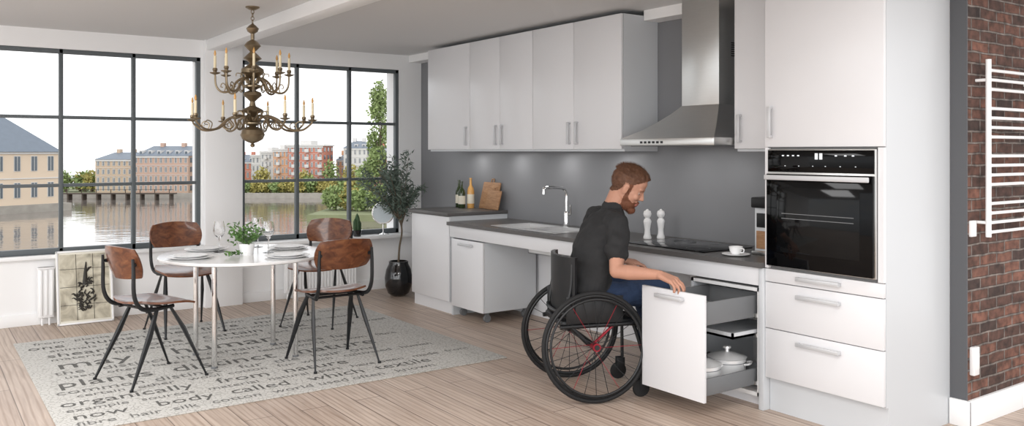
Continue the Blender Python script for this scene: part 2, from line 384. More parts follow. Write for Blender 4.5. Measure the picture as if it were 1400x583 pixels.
# pull-out drawer cabinet
b=B('drawer_cabinet'); ya,yb=2.84,3.32
b.box(FX+.01,WX-.04,ya,ya+.018,.06,.63,'cabin'); b.box(FX+.01,WX-.04,yb-.018,yb,.06,.63,'side'); b.box(FX+.01,WX-.04,ya,yb,.06,.08,'cabin'); b.box(FX+.01,WX-.04,ya,yb,.612,.63,'cabin'); b.box(WX-.055,WX-.04,ya,yb,.06,.63,'cabin')
b.box(FX+.06,WX-.05,ya+.02,yb-.02,0,.06,'cab')
px=3.20; fa,fb=2.85,3.285
b.box(px,px+.019,fa,fb,.095,.63,'cab',.002); hh(b,px,2.98,3.17,.595)
def drawer(z0,z1,xe,mt='dgrey'):
    b.box(px+.02,xe,fa+.025,fb-.025,z0,z0+.012,'cabin'); b.box(px+.02,xe,fa+.02,fa+.032,z0,z1,mt,.002); b.box(px+.02,xe,fb-.032,fb-.02,z0,z1,mt,.002); b.box(xe-.012,xe,fa+.02,fb-.02,z0,z1,mt)
drawer(.475,.59,3.71); drawer(.12,.205,3.71)
b.box(3.44,3.9,fa+.02,fb-.02,.380,.392,'side'); b.box(3.44,3.45,fa+.02,fb-.02,.380,.41,'side'); b.box(3.44,3.9,fa+.02,fa+.03,.380,.41,'side')
for z in (.12,.37,.475): b.box(FX+.0,WX-.06,ya+.018,ya+.03,z,z+.02,'steel')
for i in range(5): b.cyl((px+.09+i*.08,fa+.05,.51),(px+.09+i*.08,fb-.05,.51),.008,'steel',8)
b.obj()
b=B('cooking_pot'); b.lathe([(.0,0),(.095,0),(.1,.005),(.1,.105),(.105,.11),(.098,.112),(.09,.116),(.04,.132),(.012,.136),(.01,.15),(.022,.155),(.02,.165),(0,.168)],'potsteel',28)
b.lathe([(.1006,.085),(.1012,.087),(.1006,.089)],'dgrey',28)
for s_ in (-1,1): b.tube(spline([(.035,s_*.098,.08),(.03,s_*.125,.086),(-.03,s_*.125,.086),(-.035,s_*.098,.08)],5),.006,'potsteel',6)
pot=b.mesh(); put('cooking_pot',pot,(3.36,3.01,.133),1.57); put('cooking_pot',pot,(3.585,3.03,.133),.5)
# tall cabinet + oven
b=B('tall_oven_cabinet'); ya,yb=2.144,2.80
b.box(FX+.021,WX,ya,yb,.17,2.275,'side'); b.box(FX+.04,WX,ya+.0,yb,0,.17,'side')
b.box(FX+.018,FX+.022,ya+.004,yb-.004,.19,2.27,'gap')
b.box(FX,FX+.02,ya,yb,1.372,2.275,'cab',.002); vh(b,FX,yb-.04,1.42,1.58)
b.box(FX,FX+.02,ya,ya+.028,.746,1.368,'cab'); b.box(FX,FX+.02,yb-.022,yb,.746,1.368,'cab')
for z0,z1,hz in ((.676,.742,.712),(.436,.672,.62),(.178,.432,.385)):
    b.box(FX,FX+.02,ya+.001,yb-.001,z0,z1,'cab',.002); hh(b,FX,2.36,2.60,hz)
b.box(FX+.045,FX+.06,ya+.002,yb-.002,0,.17,'side'); b.obj()
b=B('built_in_oven'); ya,yb=2.175,2.775
b.box(FX-.012,FX+.0195,ya,yb,.76,1.36,'steel',.002)
b.box(FX-.018,FX-.011,ya+.006,yb-.006,1.245,1.355,'bglass',.001); b.box(FX-.03,FX-.011,ya+.006,yb-.006,.765,1.235,'bglass',.002)
b.box(FX-.0315,FX-.029,ya+.07,yb-.07,.84,1.17,'bglass2',.001)
for z in (1.01,1.035): b.box(FX-.0325,FX-.031,ya+.1,yb-.1,z,z+.003,'dgrey')
b.box(FX-.06,FX-.045,ya+.012,yb-.012,1.205,1.23,'handle',.004)
for y in (ya+.05,yb-.06): b.box(FX-.05,FX-.028,y,y+.012,1.212,1.224,'handle')
M['icon']=mat('display_icons','#cfd4d8',.4,emit=.6)
for y in (2.28,2.32,2.37,2.58,2.61,2.64,2.67): b.box(FX-.0195,FX-.0178,y,y+.012,1.325,1.331,'icon')
for y in (2.45,2.475): b.box(FX-.0195,FX-.0178,y,y+.016,1.31,1.34,'icon')
for y in (2.27,2.35,2.43,2.5,2.58,2.66): b.box(FX-.0195,FX-.0178,y,y+.006,1.275,1.278,'icon')
b.obj()
# counter items
def mill(x,y):
    b=B('pepper_mill'); b.lathe([(0,0),(.026,0),(.027,.01),(.02,.03),(.018,.06),(.024,.1),(.026,.115),(.02,.13),(.013,.135),(.024,.15),(.027,.165),(.022,.182),(.01,.188),(.006,.195),(0,.197)],'white',24); b.obj((x,y,.77))
mill(3.975,4.03); mill(4.055,3.985)
b=B('coffee_cup'); b.lathe([(0,0),(.045,0),(.075,.008),(.077,.011),(.045,.006),(0,.006)],'white',28)
b.lathe([(0,.007),(.022,.007),(.033,.025),(.038,.05),(.036,.05),(.03,.025),(.018,.012),(0,.012)],'white',24); b.tube(spline([(0,-.035,.042),(0,-.055,.04),(0,-.052,.022),(0,-.032,.018)],5),.0035,'white',6); b.obj((3.73,3.09,.77))
b=B('coffee_machine'); b.box(3.90,4.08,2.86,3.10,.7705,1.04,'side',.01); b.box(3.87,4.082,2.858,3.102,1.03,1.09,'black',.008); b.box(3.85,3.91,2.88,3.08,.7705,.79,'steel',.004); b.cyl((3.885,2.98,1.03),(3.885,2.98,.98),.014,'chrome')
b.box(3.892,3.901,2.88,3.08,.80,.90,'woodlt',.002); b.box(3.894,3.901,2.88,3.08,.92,1.0,'black',.002); b.obj()
for i,(x,y,h,mm) in enumerate(((4.06,6.53,.25,'greenglass'),(4.02,6.42,.24,'greenglass'),(4.09,6.38,.27,'bulb'))):
    b=B('oil_bottle'); b.lathe([(0,0),(.03,0),(.032,.006),(.032,h*.55),(.026,h*.66),(.011,h*.76),(.010,h*.95),(.013,h*.96),(.013,h),(0,h)],mm,20); b.lathe([(.0325,h*.15),(.0328,h*.16),(.0328,h*.45),(.0325,h*.46)],'label',20); b.obj((x,y,.84))
for j,(x,y,w,h) in enumerate(((4.12,6.17,.26,.24),(4.09,6.06,.2,.17))):
    b=B('cutting_board'); X=T((x,y,.843))@R(math.radians(14),'Y'); b.box(0,.016,-w/2,w/2,0,h,'woodlt',.006,X); b.tube([(.008,-.02,h),(.008,-.015,h+.03),(.008,.015,h+.03),(.008,.02,h)],.006,'woodlt',6,X)
    b.obj()

# ------------------------------------------------------------ brick-wall fittings
b=B('towel_radiator'); yy=2.0
for x in (4.285,4.80): b.cyl((x,yy,.93),(x,yy,1.80),.013,'trim')
for g in (0,5,10,15):
    for k in range(4 if g<15 else 3):
        z=.955+(g+k)*.0465; b.tube([(4.285,yy-.012,z),(4.80,yy-.012,z)],.008,'trim',8)
for x in (4.285,4.80):
    for z in (1.0,1.7): b.cyl((x,yy,z),(x,2.062,z),.008,'trim')
b.obj()
b=B('power_socket'); b.box(4.215,4.265,2.045,2.061,.93,1.01,'rim',.004); b.box(4.225,4.255,2.042,2.046,.945,.995,'trim',.002); b.obj()
b=B('wall_switch'); b.box(4.22,4.275,2.035,2.061,.25,.39,'rim',.006); b.box(4.23,4.265,2.031,2.036,.28,.36,'trim',.003); b.obj()

# ------------------------------------------------------------ leaning print
b=B('framed_poster'); X=T((1.11,7.30,.002))@R(math.radians(-12),'X')
b.box(-.2,.2,0,.02,0,.575,'cream',.003,X); b.box(-.175,.175,-.003,.001,.03,.545,'poster',0,X)
for s_ in ((-.2,-.185,0,.575),(.185,.2,0,.575)): b.box(s_[0],s_[1],-.008,0,s_[2],s_[3],'trim',.002,X)
b.box(-.2,.2,-.008,0,.56,.575,'trim',.002,X); b.box(-.2,.2,-.008,0,0,.015,'trim',.002,X)
for x in (-.06,.06): b.box(x-.0015,x+.0015,-.005,-.002,.03,.545,'ink',0,X)
for z in (.15,.29,.43): b.box(-.175,.175,-.005,-.002,z-.0015,z+.0015,'ink',0,X)
for i in range(70):
    a=random.uniform(-1.5,1.5); z=.10+random.uniform(0,.24); sp=.07*math.sin(math.pi*min(1,max(0,(z-.06)/.32))); x=random.uniform(-sp,sp)
    b.tube(spline([(x,-.006,z),(x+.02*math.sin(a),-.012,z+.016),(x+.035*math.sin(a),-.006,z+.006+.02*math.cos(a))],3),[.006,.005,.002],'ink',5,X)
b.tube([(0,-.006,.3),(.004,-.010,.40),(.012,-.006,.48)],[.02,.012,.004],'ink',8,X,flat=.35)
b.tube([(0,-.006,.38),(.03,-.010,.43),(.05,-.006,.44)],[.006,.012,.004],'ink',8,X,flat=.35)
b.obj()

# ------------------------------------------------------------ rug
b=B('area_rug'); rx0,rx1,ry0,ry1=.573,3.16,4.49,6.79
b.box(rx0,rx1,ry0,ry1,.0005,.008,'rug',.003)
def text_mesh(t,size):
    cu=bpy.data.curves.new('t','FONT'); cu.body=t; cu.size=size; cu.resolution_u=2
    o=bpy.data.objects.new('t',cu); scene.collection.objects.link(o); dg=bpy.context.evaluated_depsgraph_get(); dg.update()
    me=bpy.data.meshes.new_from_object(o.evaluated_get(dg)); vs=[v.co.copy() for v in me.vertices]; fs=[list(p.vertices) for p in me.polygons]
    bpy.data.objects.remove(o); bpy.data.curves.remove(cu); bpy.data.meshes.remove(me); return vs,fs
rr=random.Random(3)
rows=[(4.56,.10,'fibre hair silk cotton world used often known'),(4.68,.15,'   now body called which textile'),(4.83,.09,'example sources material natural part have been made from'),
(4.94,.16,'organically from nature'),(5.10,.09,'certain other wool cotton fur which cultivated human called'),(5.20,.13,'common distinct fur the hair one'),
(5.35,.22,'plants distinct nature'),(5.56,.09,'used often have been the textile world known fibre natural'),(5.67,.13,'the distinct in certain animals fur'),
(5.82,.27,'may human'),(6.07,.10,'material fibre sources cultivated part made body wool example'),(6.18,.16,'shearing one certain silk'),
(6.35,.10,'animals other hair cotton wool which natural world'),(6.47,.15,'one human the fibre meals'),(6.63,.10,'from plants or fur called known used textile have been')]
for y,s,ws in rows:
    x=rx0+.05+rr.uniform(0,.12)
    for w in ws.split():
        vs,fs=text_mesh(w,s)
        wd=max(v.x for v in vs)
        if x+wd>rx1-.05: break
        mt='rugbold' if s>=.15 else 'rugtext'
        b.raw([(v.x+x,v.y+y,.0092) for v in vs],fs,mt)
        x+=wd+s*rr.uniform(.3,.9)
rug=b.obj()

# ------------------------------------------------------------ dining table
TC=V((1.78,5.52,0)); tz=.68; RZ=.008
b=B('dining_table')
b.lathe([(0,tz-.022),(.52,tz-.022),(.533,tz-.016),(.535,tz-.006),(.53,tz),(0,tz)],'tabletop',72)
for x in (-.26,.26):
    for y in (-.22,.2):
        b.cyl((x,y,RZ),(x,y,tz-.022),.0165,'chrome',16); b.cyl((x,y,RZ),(x,y,RZ+.012),.02,'dgrey',16)
for y in (-.22,.2): b.box(-.26,.26,y-.012,y+.012,tz-.047,tz-.022,'chrome')
for x in (-.26,.26): b.box(x-.012,x+.012,-.22,.2,tz-.047,tz-.022,'chrome')
b.obj(TC)
b=B('dinner_plate'); b.lathe([(0,0),(.10,0),(.11,.003),(.137,.010),(.14,.012),(.136,.0135),(.10,.008),(0,.007)],'white',48)
b.lathe([(0,.0085),(.075,.0085),(.085,.011),(.106,.018),(.108,.020),(.104,.0205),(.078,.014),(0,.013)],'white',48); pm=b.mesh()
for p in ((1.62,5.84),(1.42,5.47),(2.11,5.62),(1.94,5.18)): put('dinner_plate',pm,(p[0],p[1],tz))
b=B('wine_glass'); b.lathe([(0,0),(.034,0),(.034,.002),(.006,.006),(.0035,.015),(.0035,.085),(.012,.095),(.03,.115),(.038,.14),(.036,.175),(.031,.205),(.029,.205),(.034,.175),(.036,.14),(.028,.117),(.01,.1),(0,.098)],'glass',24); gm=b.mesh()
for p in ((1.66,5.66+.02),(1.92,5.47),(1.97,5.83)): put('wine_glass',gm,(p[0],p[1],tz))
b=B('potted_plant'); b.lathe([(0,0),(.04,0),(.048,.06),(.05,.075),(.046,.075),(.042,.06),(0,.06)],'white',24)
rr=random.Random(5)
for i in range(34):
    a=rr.uniform(0,6.28); l=rr.uniform(.05,.13); e=V((math.cos(a)*l,math.sin(a)*l,.09+rr.uniform(.0,.13)))
    b.tube([(0,0,.06),e*.5+V((0,0,.05)),e],.0012,'green',4)
    for k in range(6): b.leaf(e*(.5+.1*k)+V((0,0,.03*(1-k/6))),(rr.uniform(-1,1),rr.uniform(-1,1),rr.uniform(-.2,.8)),.032,.009,'green')
for k in range(26): b.leaf((-.09+rr.uniform(-.06,.05),-.02+rr.uniform(-.03,.03),.006+rr.uniform(0,.02)),(rr.uniform(-1,1),rr.uniform(-1,1),.2),.035,.009,'green')
b.obj((1.76,5.42,tz))
# ------------------------------------------------------------ chairs
b=B('dining_chair')
def seatf(u,v):
    x=u*.2*math.sqrt(1-.35*v*v)+.01; y=v*.205*math.sqrt(1-.3*u*u)*(1+.05*u)
    z=.452+.012*v*v-.022*max(0,u)**2.5+.02*max(0,-u)**2
    return (x,y,z)
b.shell(seatf,14,14,.012,'wood')
def backf(u,v):
    y=v*.195*math.sqrt(1-.3*u*u); z=.705+u*.095*math.sqrt(1-.25*v*v)-.0*v*v; x=-.215+.045*v*v-.02*u*1.2
    return (x,y,z)
b.shell(backf,10,16,.012,'wood')
for s_ in (-1,1):
    b.tube([(.03,s_*.15,.432),(.10,s_*.175,.30),(.225,s_*.215,.004)],[.012,.019,.008],'black',6,flat=.6)
    b.tube([(-.05,s_*.15,.432),(-.11,s_*.175,.28),(-.235,s_*.215,.004)],[.012,.019,.008],'black',6,flat=.6)
    b.tube([(.05,s_*.15,.436),(-.12,s_*.158,.425)],[.012,.012],'black',6)
    b.tube(spline([(-.04,s_*.155,.43),(-.15,s_*.172,.445),(-.20,s_*.178,.52),(-.205,s_*.178,.66),(-.208,s_*.175,.735)],5),[.011,.013,.012,.011,.008],'black',8)
    b.lathe([(0,-.006),(.011,-.006),(.011,.006),(0,.008)],'black',12,T((-.192,s_*.165,.70))@R(math.pi/2,'Y'))
    b.cyl((.225,s_*.215,0),(.225,s_*.215,.012),.011,'black',8); b.cyl((-.235,s_*.215,0),(-.235,s_*.215,.012),.011,'black',8)
b.tube([(.0,-.15,.432),(.0,.15,.432)],.01,'black',6); b.tube([(-.1,-.155,.43),(-.1,.155,.43)],.009,'black',6)
ch=b.mesh()
for (x,y,fx,fy) in ((1.16,5.31,.957,.275),(2.19,5.06,-.02,.99),(1.66,6.55,.1,-.99),(2.60,6.25,-.75,-.66)):
    put('dining_chair',ch,(x,y,RZ),math.atan2(fy,fx))
# ------------------------------------------------------------ chandelier
b=B('chandelier'); 
prof=[(0,1.375),(.012,1.38),(.016,1.392),(.008,1.402),(.03,1.412),(.055,1.43),(.066,1.46),(.058,1.49),(.035,1.508),(.022,1.515),(.03,1.525),(.05,1.532),(.05,1.54),(.022,1.55),(.016,1.575),(.03,1.6),(.055,1.612),(.06,1.62),(.05,1.63),(.022,1.65),(.016,1.68),(.03,1.70),(.05,1.72),(.045,1.74),(.02,1.755),(.03,1.765),(.055,1.775),(.055,1.785),(.02,1.8),(.016,1.83),(.04,1.85),(.062,1.87),(.06,1.895),(.03,1.92),(.018,1.935),(.03,1.95),(.05,1.965),(.03,1.99),(.016,2.01),(.03,2.03),(.045,2.05),(.03,2.075),(.012,2.09),(.012,2.13),(.028,2.145),(.034,2.165),(.022,2.185),(.008,2.195),(.006,2.2)]
prof=[(r*1.2 if r>.025 else r,z) for r,z in prof]
b.lathe(prof,'pewter',28)
for i in range(4):
    z=2.21+i*.022; ax='X' if i%2 else 'Y'
    b.tube([(0.010*math.cos(a) if ax=='X' else 0,0 if ax=='X' else .010*math.cos(a),z+.014*math.sin(a)) for a in [2*math.pi*k/12 for k in range(12)]],.0025,'pewter',6,closed=True)
b.lathe([(0,2.285),(.02,2.288),(.045,2.302),(.045,2.31),(0,2.31)],'pewter',20)
def arm(n,Rr,z0,zc,off):
    for k in range(n):
        X=R(2*math.pi*k/n+off,'Z')
        b.tube(spline([(.03,0,z0),(Rr*.22,0,z0+.035),(Rr*.42,0,z0+.01),(Rr*.6,0,z0-.05),(Rr*.82,0,z0-.06),(Rr*.97,0,z0-.02),(Rr,0,zc)],5),[.009,.008,.007,.006],'pewter',8,X)
        b.tube(spline([(Rr*.42,0,z0+.01),(Rr*.34,0,z0-.03),(Rr*.42,0,z0-.055),(Rr*.5,0,z0-.035),(Rr*.45,0,z0-.02)],4),[.005,.003],'pewter',6,X)
        b.tube(spline([(Rr*.75,0,z0-.062),(Rr*.72,0,z0-.02),(Rr*.8,0,z0-.002),(Rr*.85,0,z0-.025),(Rr*.79,0,z0-.03)],4),[.004,.003],'pewter',6,X)
        b.tube(spline([(.06,0,z0+.02),(.07,0,z0+.06),(.1,0,z0+.065),(.105,0,z0+.045)],4),[.004,.003],'pewter',6,X)
        Y=X@T((Rr,0,zc))
        b.lathe([(0,-.01),(.008,-.008),(.03,.0),(.034,.006),(.03,.006),(.012,.004),(.012,.016),(.016,.022),(.014,.035),(0,.035)],'pewter',16,Y)
        b.cyl((0,0,.034),(0,0,.115),.0085,'candle',10,Y); b.lathe([(0,.115),(.006,.118),(.008,.13),(.004,.148),(0,.155)],'bulb',8,Y)
arm(8,.395,1.55,1.555,.2); arm(8,.235,1.80,1.86,.5)
b.obj((1.84,5.55,0))

# ------------------------------------------------------------ plants & sill objects
b=B('potted_olive_tree'); rr=random.Random(11)
b.lathe([(0,0),(.06,0),(.1,.03),(.125,.1),(.13,.17),(.115,.25),(.09,.3),(.09,.325),(.08,.325),(.08,.3),(0,.3)],'pot',40)
b.lathe([(0,.3),(.079,.302),(0,.305)],'soil',20)
tr=spline([(0,0,.3),(.01,0,.45),(.03,-.01,.6),(.01,0,.75)],6); b.tube(tr,[.011,.009,.008],'bark',8)
for i in range(28):
    a=rr.uniform(0,6.28); up=rr.uniform(.1,.56); rad=rr.uniform(.12,.36)*(1.1-.6*abs(up-.25)/.4)
    s0=tr[-1-rr.randint(0,6)]; e=V((math.cos(a)*rad,math.sin(a)*rad,.78+up)); mid=s0.lerp(e,.5)+V((0,0,.05))
    P=spline([s0,mid,e],6); b.tube(P,[.005,.003,.0015],'bark',5)
    for q in P[3:]:
        for k in range(6):
            d=V((rr.uniform(-1,1),rr.uniform(-1,1),rr.uniform(-.5,1))); b.leaf(q+d*.01,d,rr.uniform(.04,.065),.0075,'olive')
            q2=q+V((rr.uniform(-.05,.05),rr.uniform(-.05,.05),rr.uniform(-.05,.05)))
            if k<3: b.leaf(q2,d,.05,.007,'olive')
b.obj((3.70,7.02,0))
b=B('potted_cactus'); b.lathe([(0,0),(.035,0),(.045,.05),(.047,.06),(.04,.06),(0,.055)],'pot',20)
for (x,y,h,r) in ((0,0,.17,.022),(.03,.01,.1,.014),(-.028,-.005,.12,.015)):
    rings=[]
    for i in range(9):
        t=i/8; rad=r*math.sin(min(1,(1-t)*3)*math.pi/2)*(.85+.15*math.sin(t*3))+.0005
        rings.append([V((x+rad*(1+.12*math.cos(8*a))*math.cos(a),y+rad*(1+.12*math.cos(8*a))*math.sin(a),.05+h*t)) for a in [2*math.pi*k/32 for k in range(32)]])
    b.loft(rings,'cactus')
b.obj((3.45,7.38,.54))
b=B('vanity_mirror'); Xm=T((0,0,.21))@R(math.radians(-35),'Z')@R(math.radians(80),'X')
b.lathe([(0,0),(.05,0),(.055,.006),(.02,.012),(.007,.02),(.006,.1),(0,.1)],'chrome',24)
b.lathe([(0,-.006),(.105,-.006),(.11,0),(.105,.006),(0,.006)],'chrome',40,Xm); b.lathe([(0,.0062),(.098,.0064),(0,.008)],'blue',40,Xm)
b.obj((3.73,7.395,.54))

# ------------------------------------------------------------ wheelchair
WC=V((3.0795,3.640,0)); wrz=math.atan2(-.398,.917)
b=B('wheelchair')
def wheel(s_):
    X=T((0,s_*.245,.30))@R(math.radians(4)*s_,'X')
    circ=lambda r,y,n=48:[(r*math.cos(2*math.pi*k/n),y,r*math.sin(2*math.pi*k/n)) for k in range(n)]
    b.tube(circ(.286,0),.0125,'tyre',10,X,closed=True); b.tube(circ(.270,0),.009,'black',8,X,closed=True)
    b.tube(circ(.255,s_*.03),.007,'black',8,X,closed=True)
    for k in range(6):
        a=k*math.pi/3; b.tube([(.268*math.cos(a),0,.268*math.sin(a)),(.256*math.cos(a),s_*.03,.256*math.sin(a))],.004,'black',5,X)
    b.tube([(0,-.03,0),(0,.03,0)],[.022,.022],'red',16,X); b.tube([(0,-.035,0),(0,.035,0)],[.014,.014],'black',12,X)
    for k in range(24):
        a=2*math.pi*k/24; a2=a+.5*(1 if k%2 else -1); yy=.02*(1 if k%4<2 else -1)
        b.tube([(.02*math.cos(a2),yy,.02*math.sin(a2)),(.266*math.cos(a),0,.266*math.sin(a))],.0019,'red' if k%4==0 else 'black',4,X)
wheel(-1); wheel(1)
b.cyl((0,-.24,.30),(0,.24,.30),.016,'black')
b.box(-.17,.24,-.185,.185,.395,.432,'black',.012)
for s_ in (-1,1):
    b.tube(spline([(-.18,s_*.19,.40),(.1,s_*.19,.405),(.28,s_*.185,.40),(.36,s_*.17,.34),(.42,s_*.13,.14),(.46,s_*.11,.07)],6),.0125,'black',10)
    b.tube([(-.12,s_*.19,.40),(-.02,s_*.19,.30)],.011,'black',8); b.tube([(.12,s_*.19,.40),(.0,s_*.19,.30)],.008,'red',8)
    b.tube(spline([(-.13,s_*.185,.40),(-.14,s_*.188,.50),(-.12,s_*.19,.62),(-.115,s_*.19,.74)],5),.0105,'black',8)
    b.box(-.15,.17,s_*.205-.003,s_*.205+.003,.42,.565,'black',.002)
    b.tube([(.3,s_*.185,.39),(.305,s_*.19,.13)],.010,'black',8)
    for q in (-.018,.018): b.box(.268,.315,s_*.19+q-.003,s_*.19+q+.003,.045,.13,'black',.001)
    b.lathe([(0,-.012),(.033,-.012),(.045,-.009),(.05,0),(.045,.009),(.033,.012),(0,.012)],'tyre',24,T((.28,s_*.19,.05))@R(math.pi/2,'X'))
b.tube(spline([(-.15,-.185,.47),(-.175,-.08,.47),(-.18,0,.47),(-.175,.08,.47),(-.15,.185,.47)],4),.011,'black',8)
b.box(.40,.60,-.14,.18,.048,.060,'black',.004)
def wb(u,v): a=v*1.15; return (-.075-.10*math.cos(a)+.02,.205*math.sin(a)/math.sin(1.15),.625+u*.15)
b.shell(wb,8,16,.022,'black')
b.obj(WC,wrz)

# ------------------------------------------------------------ the man
Fd=V((.936,-.349,0)); Ld=V((.349,.936,0))
S=Ld*.05
def P3(x,y,z,sh=True): return V((x,y,z))+(S if sh else V((0,0,0)))
body=B('body_src'); parts=[]
def cap(a,b_,ra,rb,lab,n=5):
    a=V(a);b_=V(b_); parts.append((a,b_,ra,rb,lab))
    pts=[a.lerp(b_,i/n) for i in range(n+1)]; body.tube(pts,[ra+(rb-ra)*i/n for i in range(n+1)],'skin',16)
    body.ell(a,ra,'skin',14); body.ell(b_,rb,'skin',14)
LS,LJ,LB,LH,LK=1,2,3,4,0
rings=[((3.075,3.58,.455),.16,.12,LJ),((3.08,3.58,.52),.18,.128,LJ),((3.083,3.58,.60),.175,.124,LS),((3.102,3.576,.68),.168,.118,LS),((3.135,3.571,.78),.174,.118,LS),((3.178,3.574,.87),.188,.120,LS),((3.212,3.576,.935),.185,.106,LS),((3.242,3.574,.985),.13,.080,LS),((3.262,3.572,1.015),.07,.06,LK)]
rr_=[]
for cc,w,d,lab in rings:
    cc=V(cc)+S; rr_.append([cc+Ld*w*math.cos(a)+Fd*d*math.sin(a) for a in [2*math.pi*k/32 for k in range(32)]])
    parts.append((cc-Ld*(w-d),cc+Ld*(w-d),d,d,lab))
body.loft(rr_,'skin')
sR=P3(3.160,3.410,.940); sL=P3(3.305,3.75,.955)
eR=V((3.078,3.355,.705)); wR=V((3.175,3.125,.705))
eL=P3(3.27,3.83,.705); wL=P3(3.43,3.65,.70)
for s_,e_,w_ in ((sR,eR,wR),(sL,eL,wL)):
    cap(V(s_).lerp(P3(3.235,3.574,.970),.45),s_,.066,.06,LS)
    cut=s_.lerp(e_,.60); cap(s_,cut,.06,.062,LS); cap(s_,e_,.046,.038,LK)
    bi=s_.lerp(e_,.62)+V((.012,-.006,0)); cap(bi,s_.lerp(e_,.8),.042,.038,LK)
    m_=e_.lerp(w_,.3); cap(e_,m_,.037,.041,LK); cap(m_,e_.lerp(w_,.72),.041,.031,LK); cap(e_.lerp(w_,.72),w_,.031,.0245,LK)
for hip,knee,ank,toe in (((3.065,3.49,.53),(3.45,3.375,.56),(3.50,3.375,.17),(3.60,3.345,.098)),((3.12,3.67,.53),(3.50,3.555,.56),(3.54,3.54,.17),(3.65,3.505,.098))):
    h_,k_,a_,t_=P3(*hip),P3(*knee),P3(*ank),P3(*toe)
    cap(h_,k_,.088,.064,LJ); cap(k_,k_.lerp(a_,.35),.062,.058,LJ); cap(k_.lerp(a_,.35),a_,.058,.05,LJ)
    heel=V((a_.x-.02,a_.y+.01,.105)); cap(heel,t_,.038,.034,LB); cap(a_+V((0,0,-.01)),heel,.035,.036,LB)
HC=P3(3.348,3.517,1.140); nk0=P3(3.253,3.575,.985)
HM=T(HC)@R(math.radians(-52),'Z')@R(math.radians(28),'Y')@Matrix.Scale(1.06,4)
nk1=HM@V((-.035,0,-.05)); cap(nk0,nk1,.057,.054,LK)
def hp(ce,r,seg=20): body.ell(ce,r,'skin',seg,HM)
hp((-.014,0,.036),(.098,.075,.086)); hp((.028,0,-.015),(.055,.06,.085)); hp((.026,0,-.07),(.05,.05,.04)); hp((.064,0,-.1),(.02,.025,.016))
hp((.069,0,.024),(.017,.048,.012)); hp((.045,0,.05),(.04,.055,.04)); hp((.0,0,-.04),(.06,.064,.05))
for s_ in (-1,1):
    hp((.058,s_*.034,-.024),(.022,.022,.020)); hp((-.004,s_*.077,-.008),(.018,.007,.030)); hp((-.008,s_*.083,.0),(.010,.006,.026)); hp((.0,s_*.081,.014),(.014,.006,.012)); hp((.086,s_*.009,-.028),(.009,.0075,.0065))
body.tube([HM@V((.076,0,.018)),HM@V((.087,0,-.004)),HM@V((.096,0,-.024))],[.007,.0085,.010],'skin',12); hp((.095,0,-.025),(.010,.010,.008))
hp((.079,0,-.053),(.012,.024,.006)); hp((.078,0,-.065),(.012,.021,.006))
parts.append((HM@V((0,0,.03)),HM@V((.03,0,-.05)),.1,.075,9))
def hand(w,d,n,side,curl,spread=.07,thumbang=.7):
    d=V(d).normalized(); n=(V(n)-d*V(n).dot(d)).normalized(); s=n.cross(d)*side
    for k,(off,L) in enumerate(((.03,.074),(.0105,.082),(-.0095,.076),(-.028,.06))):
        kn=w+d*(.088-.006*abs(k-1))+s*off; cap(w+s*off*.55+d*.005,kn,.0165,.0125,LK,3)
        dirv=(d+s*spread*(1.2-k)*.8).normalized(); p=kn; ang=0
        for f,cu in ((.46,curl[0]),(.3,curl[1]),(.24,curl[2])):
            ang+=cu+.04*k; dd=(dirv*math.cos(ang)-n*math.sin(ang)); q=p+dd*L*f; cap(p,q,.0086,.0076,LK,2); p=q
    b0=w+d*.03+s*.026-n*.004; b1=b0+(d*math.cos(thumbang)+s*math.sin(thumbang)-n*.25).normalized()*.038
    b2=b1+(d+s*.25-n*.35).normalized()*.03; b3=b2+(d-s*.1-n*.4).normalized()*.026
    cap(w+d*.012+s*.012,b0,.017,.015,LK,3); cap(b0,b1,.0145,.0105,LK,3); cap(b1,b2,.0105,.0095,LK,2); cap(b2,b3,.0095,.0082,LK,2)
hand(wR,(.30,-.92,-.30),(-.1,-.3,1),1,(.35,.5,.4))
hand(wL,(.8,-.55,-.15),(0,-.1,1),-1,(.25,.35,.3))
me=body.mesh(); src=bpy.data.objects.new('src',me); scene.collection.objects.link(src)
mod=src.modifiers.new('r','REMESH'); mod.mode='VOXEL'; mod.voxel_size=.004; mod.use_smooth_shade=True
sm=src.modifiers.new('s','SMOOTH'); sm.factor=.5; sm.iterations=5
dg=bpy.context.evaluated_depsgraph_get(); dg.update()
bme=bpy.data.meshes.new_from_object(src.evaluated_get(dg)); bpy.data.objects.remove(src)
nv=len(bme.vertices); co=np.empty(nv*3,'f'); bme.vertices.foreach_get('co',co); co=co.reshape(-1,3)
nr=np.empty(nv*3,'f'); bme.vertices.foreach_get('normal',nr); nr=nr.reshape(-1,3)
def classify(P):
    best=np.full(len(P),1e9); lab=np.zeros(len(P),int)
    for a,b_,ra,rb,l in parts:
        a=np.array(a);b_=np.array(b_);ab=b_-a;L2=max(ab@ab,1e-9); t=np.clip(((P-a)@ab)/L2,0,1)
        dd=np.linalg.norm(P-(a+t[:,None]*ab),axis=1)-(ra+(rb-ra)*t)
        k=dd<best; best[k]=dd[k]; lab[k]=l
    return lab
HI=np.array(HM.inverted())
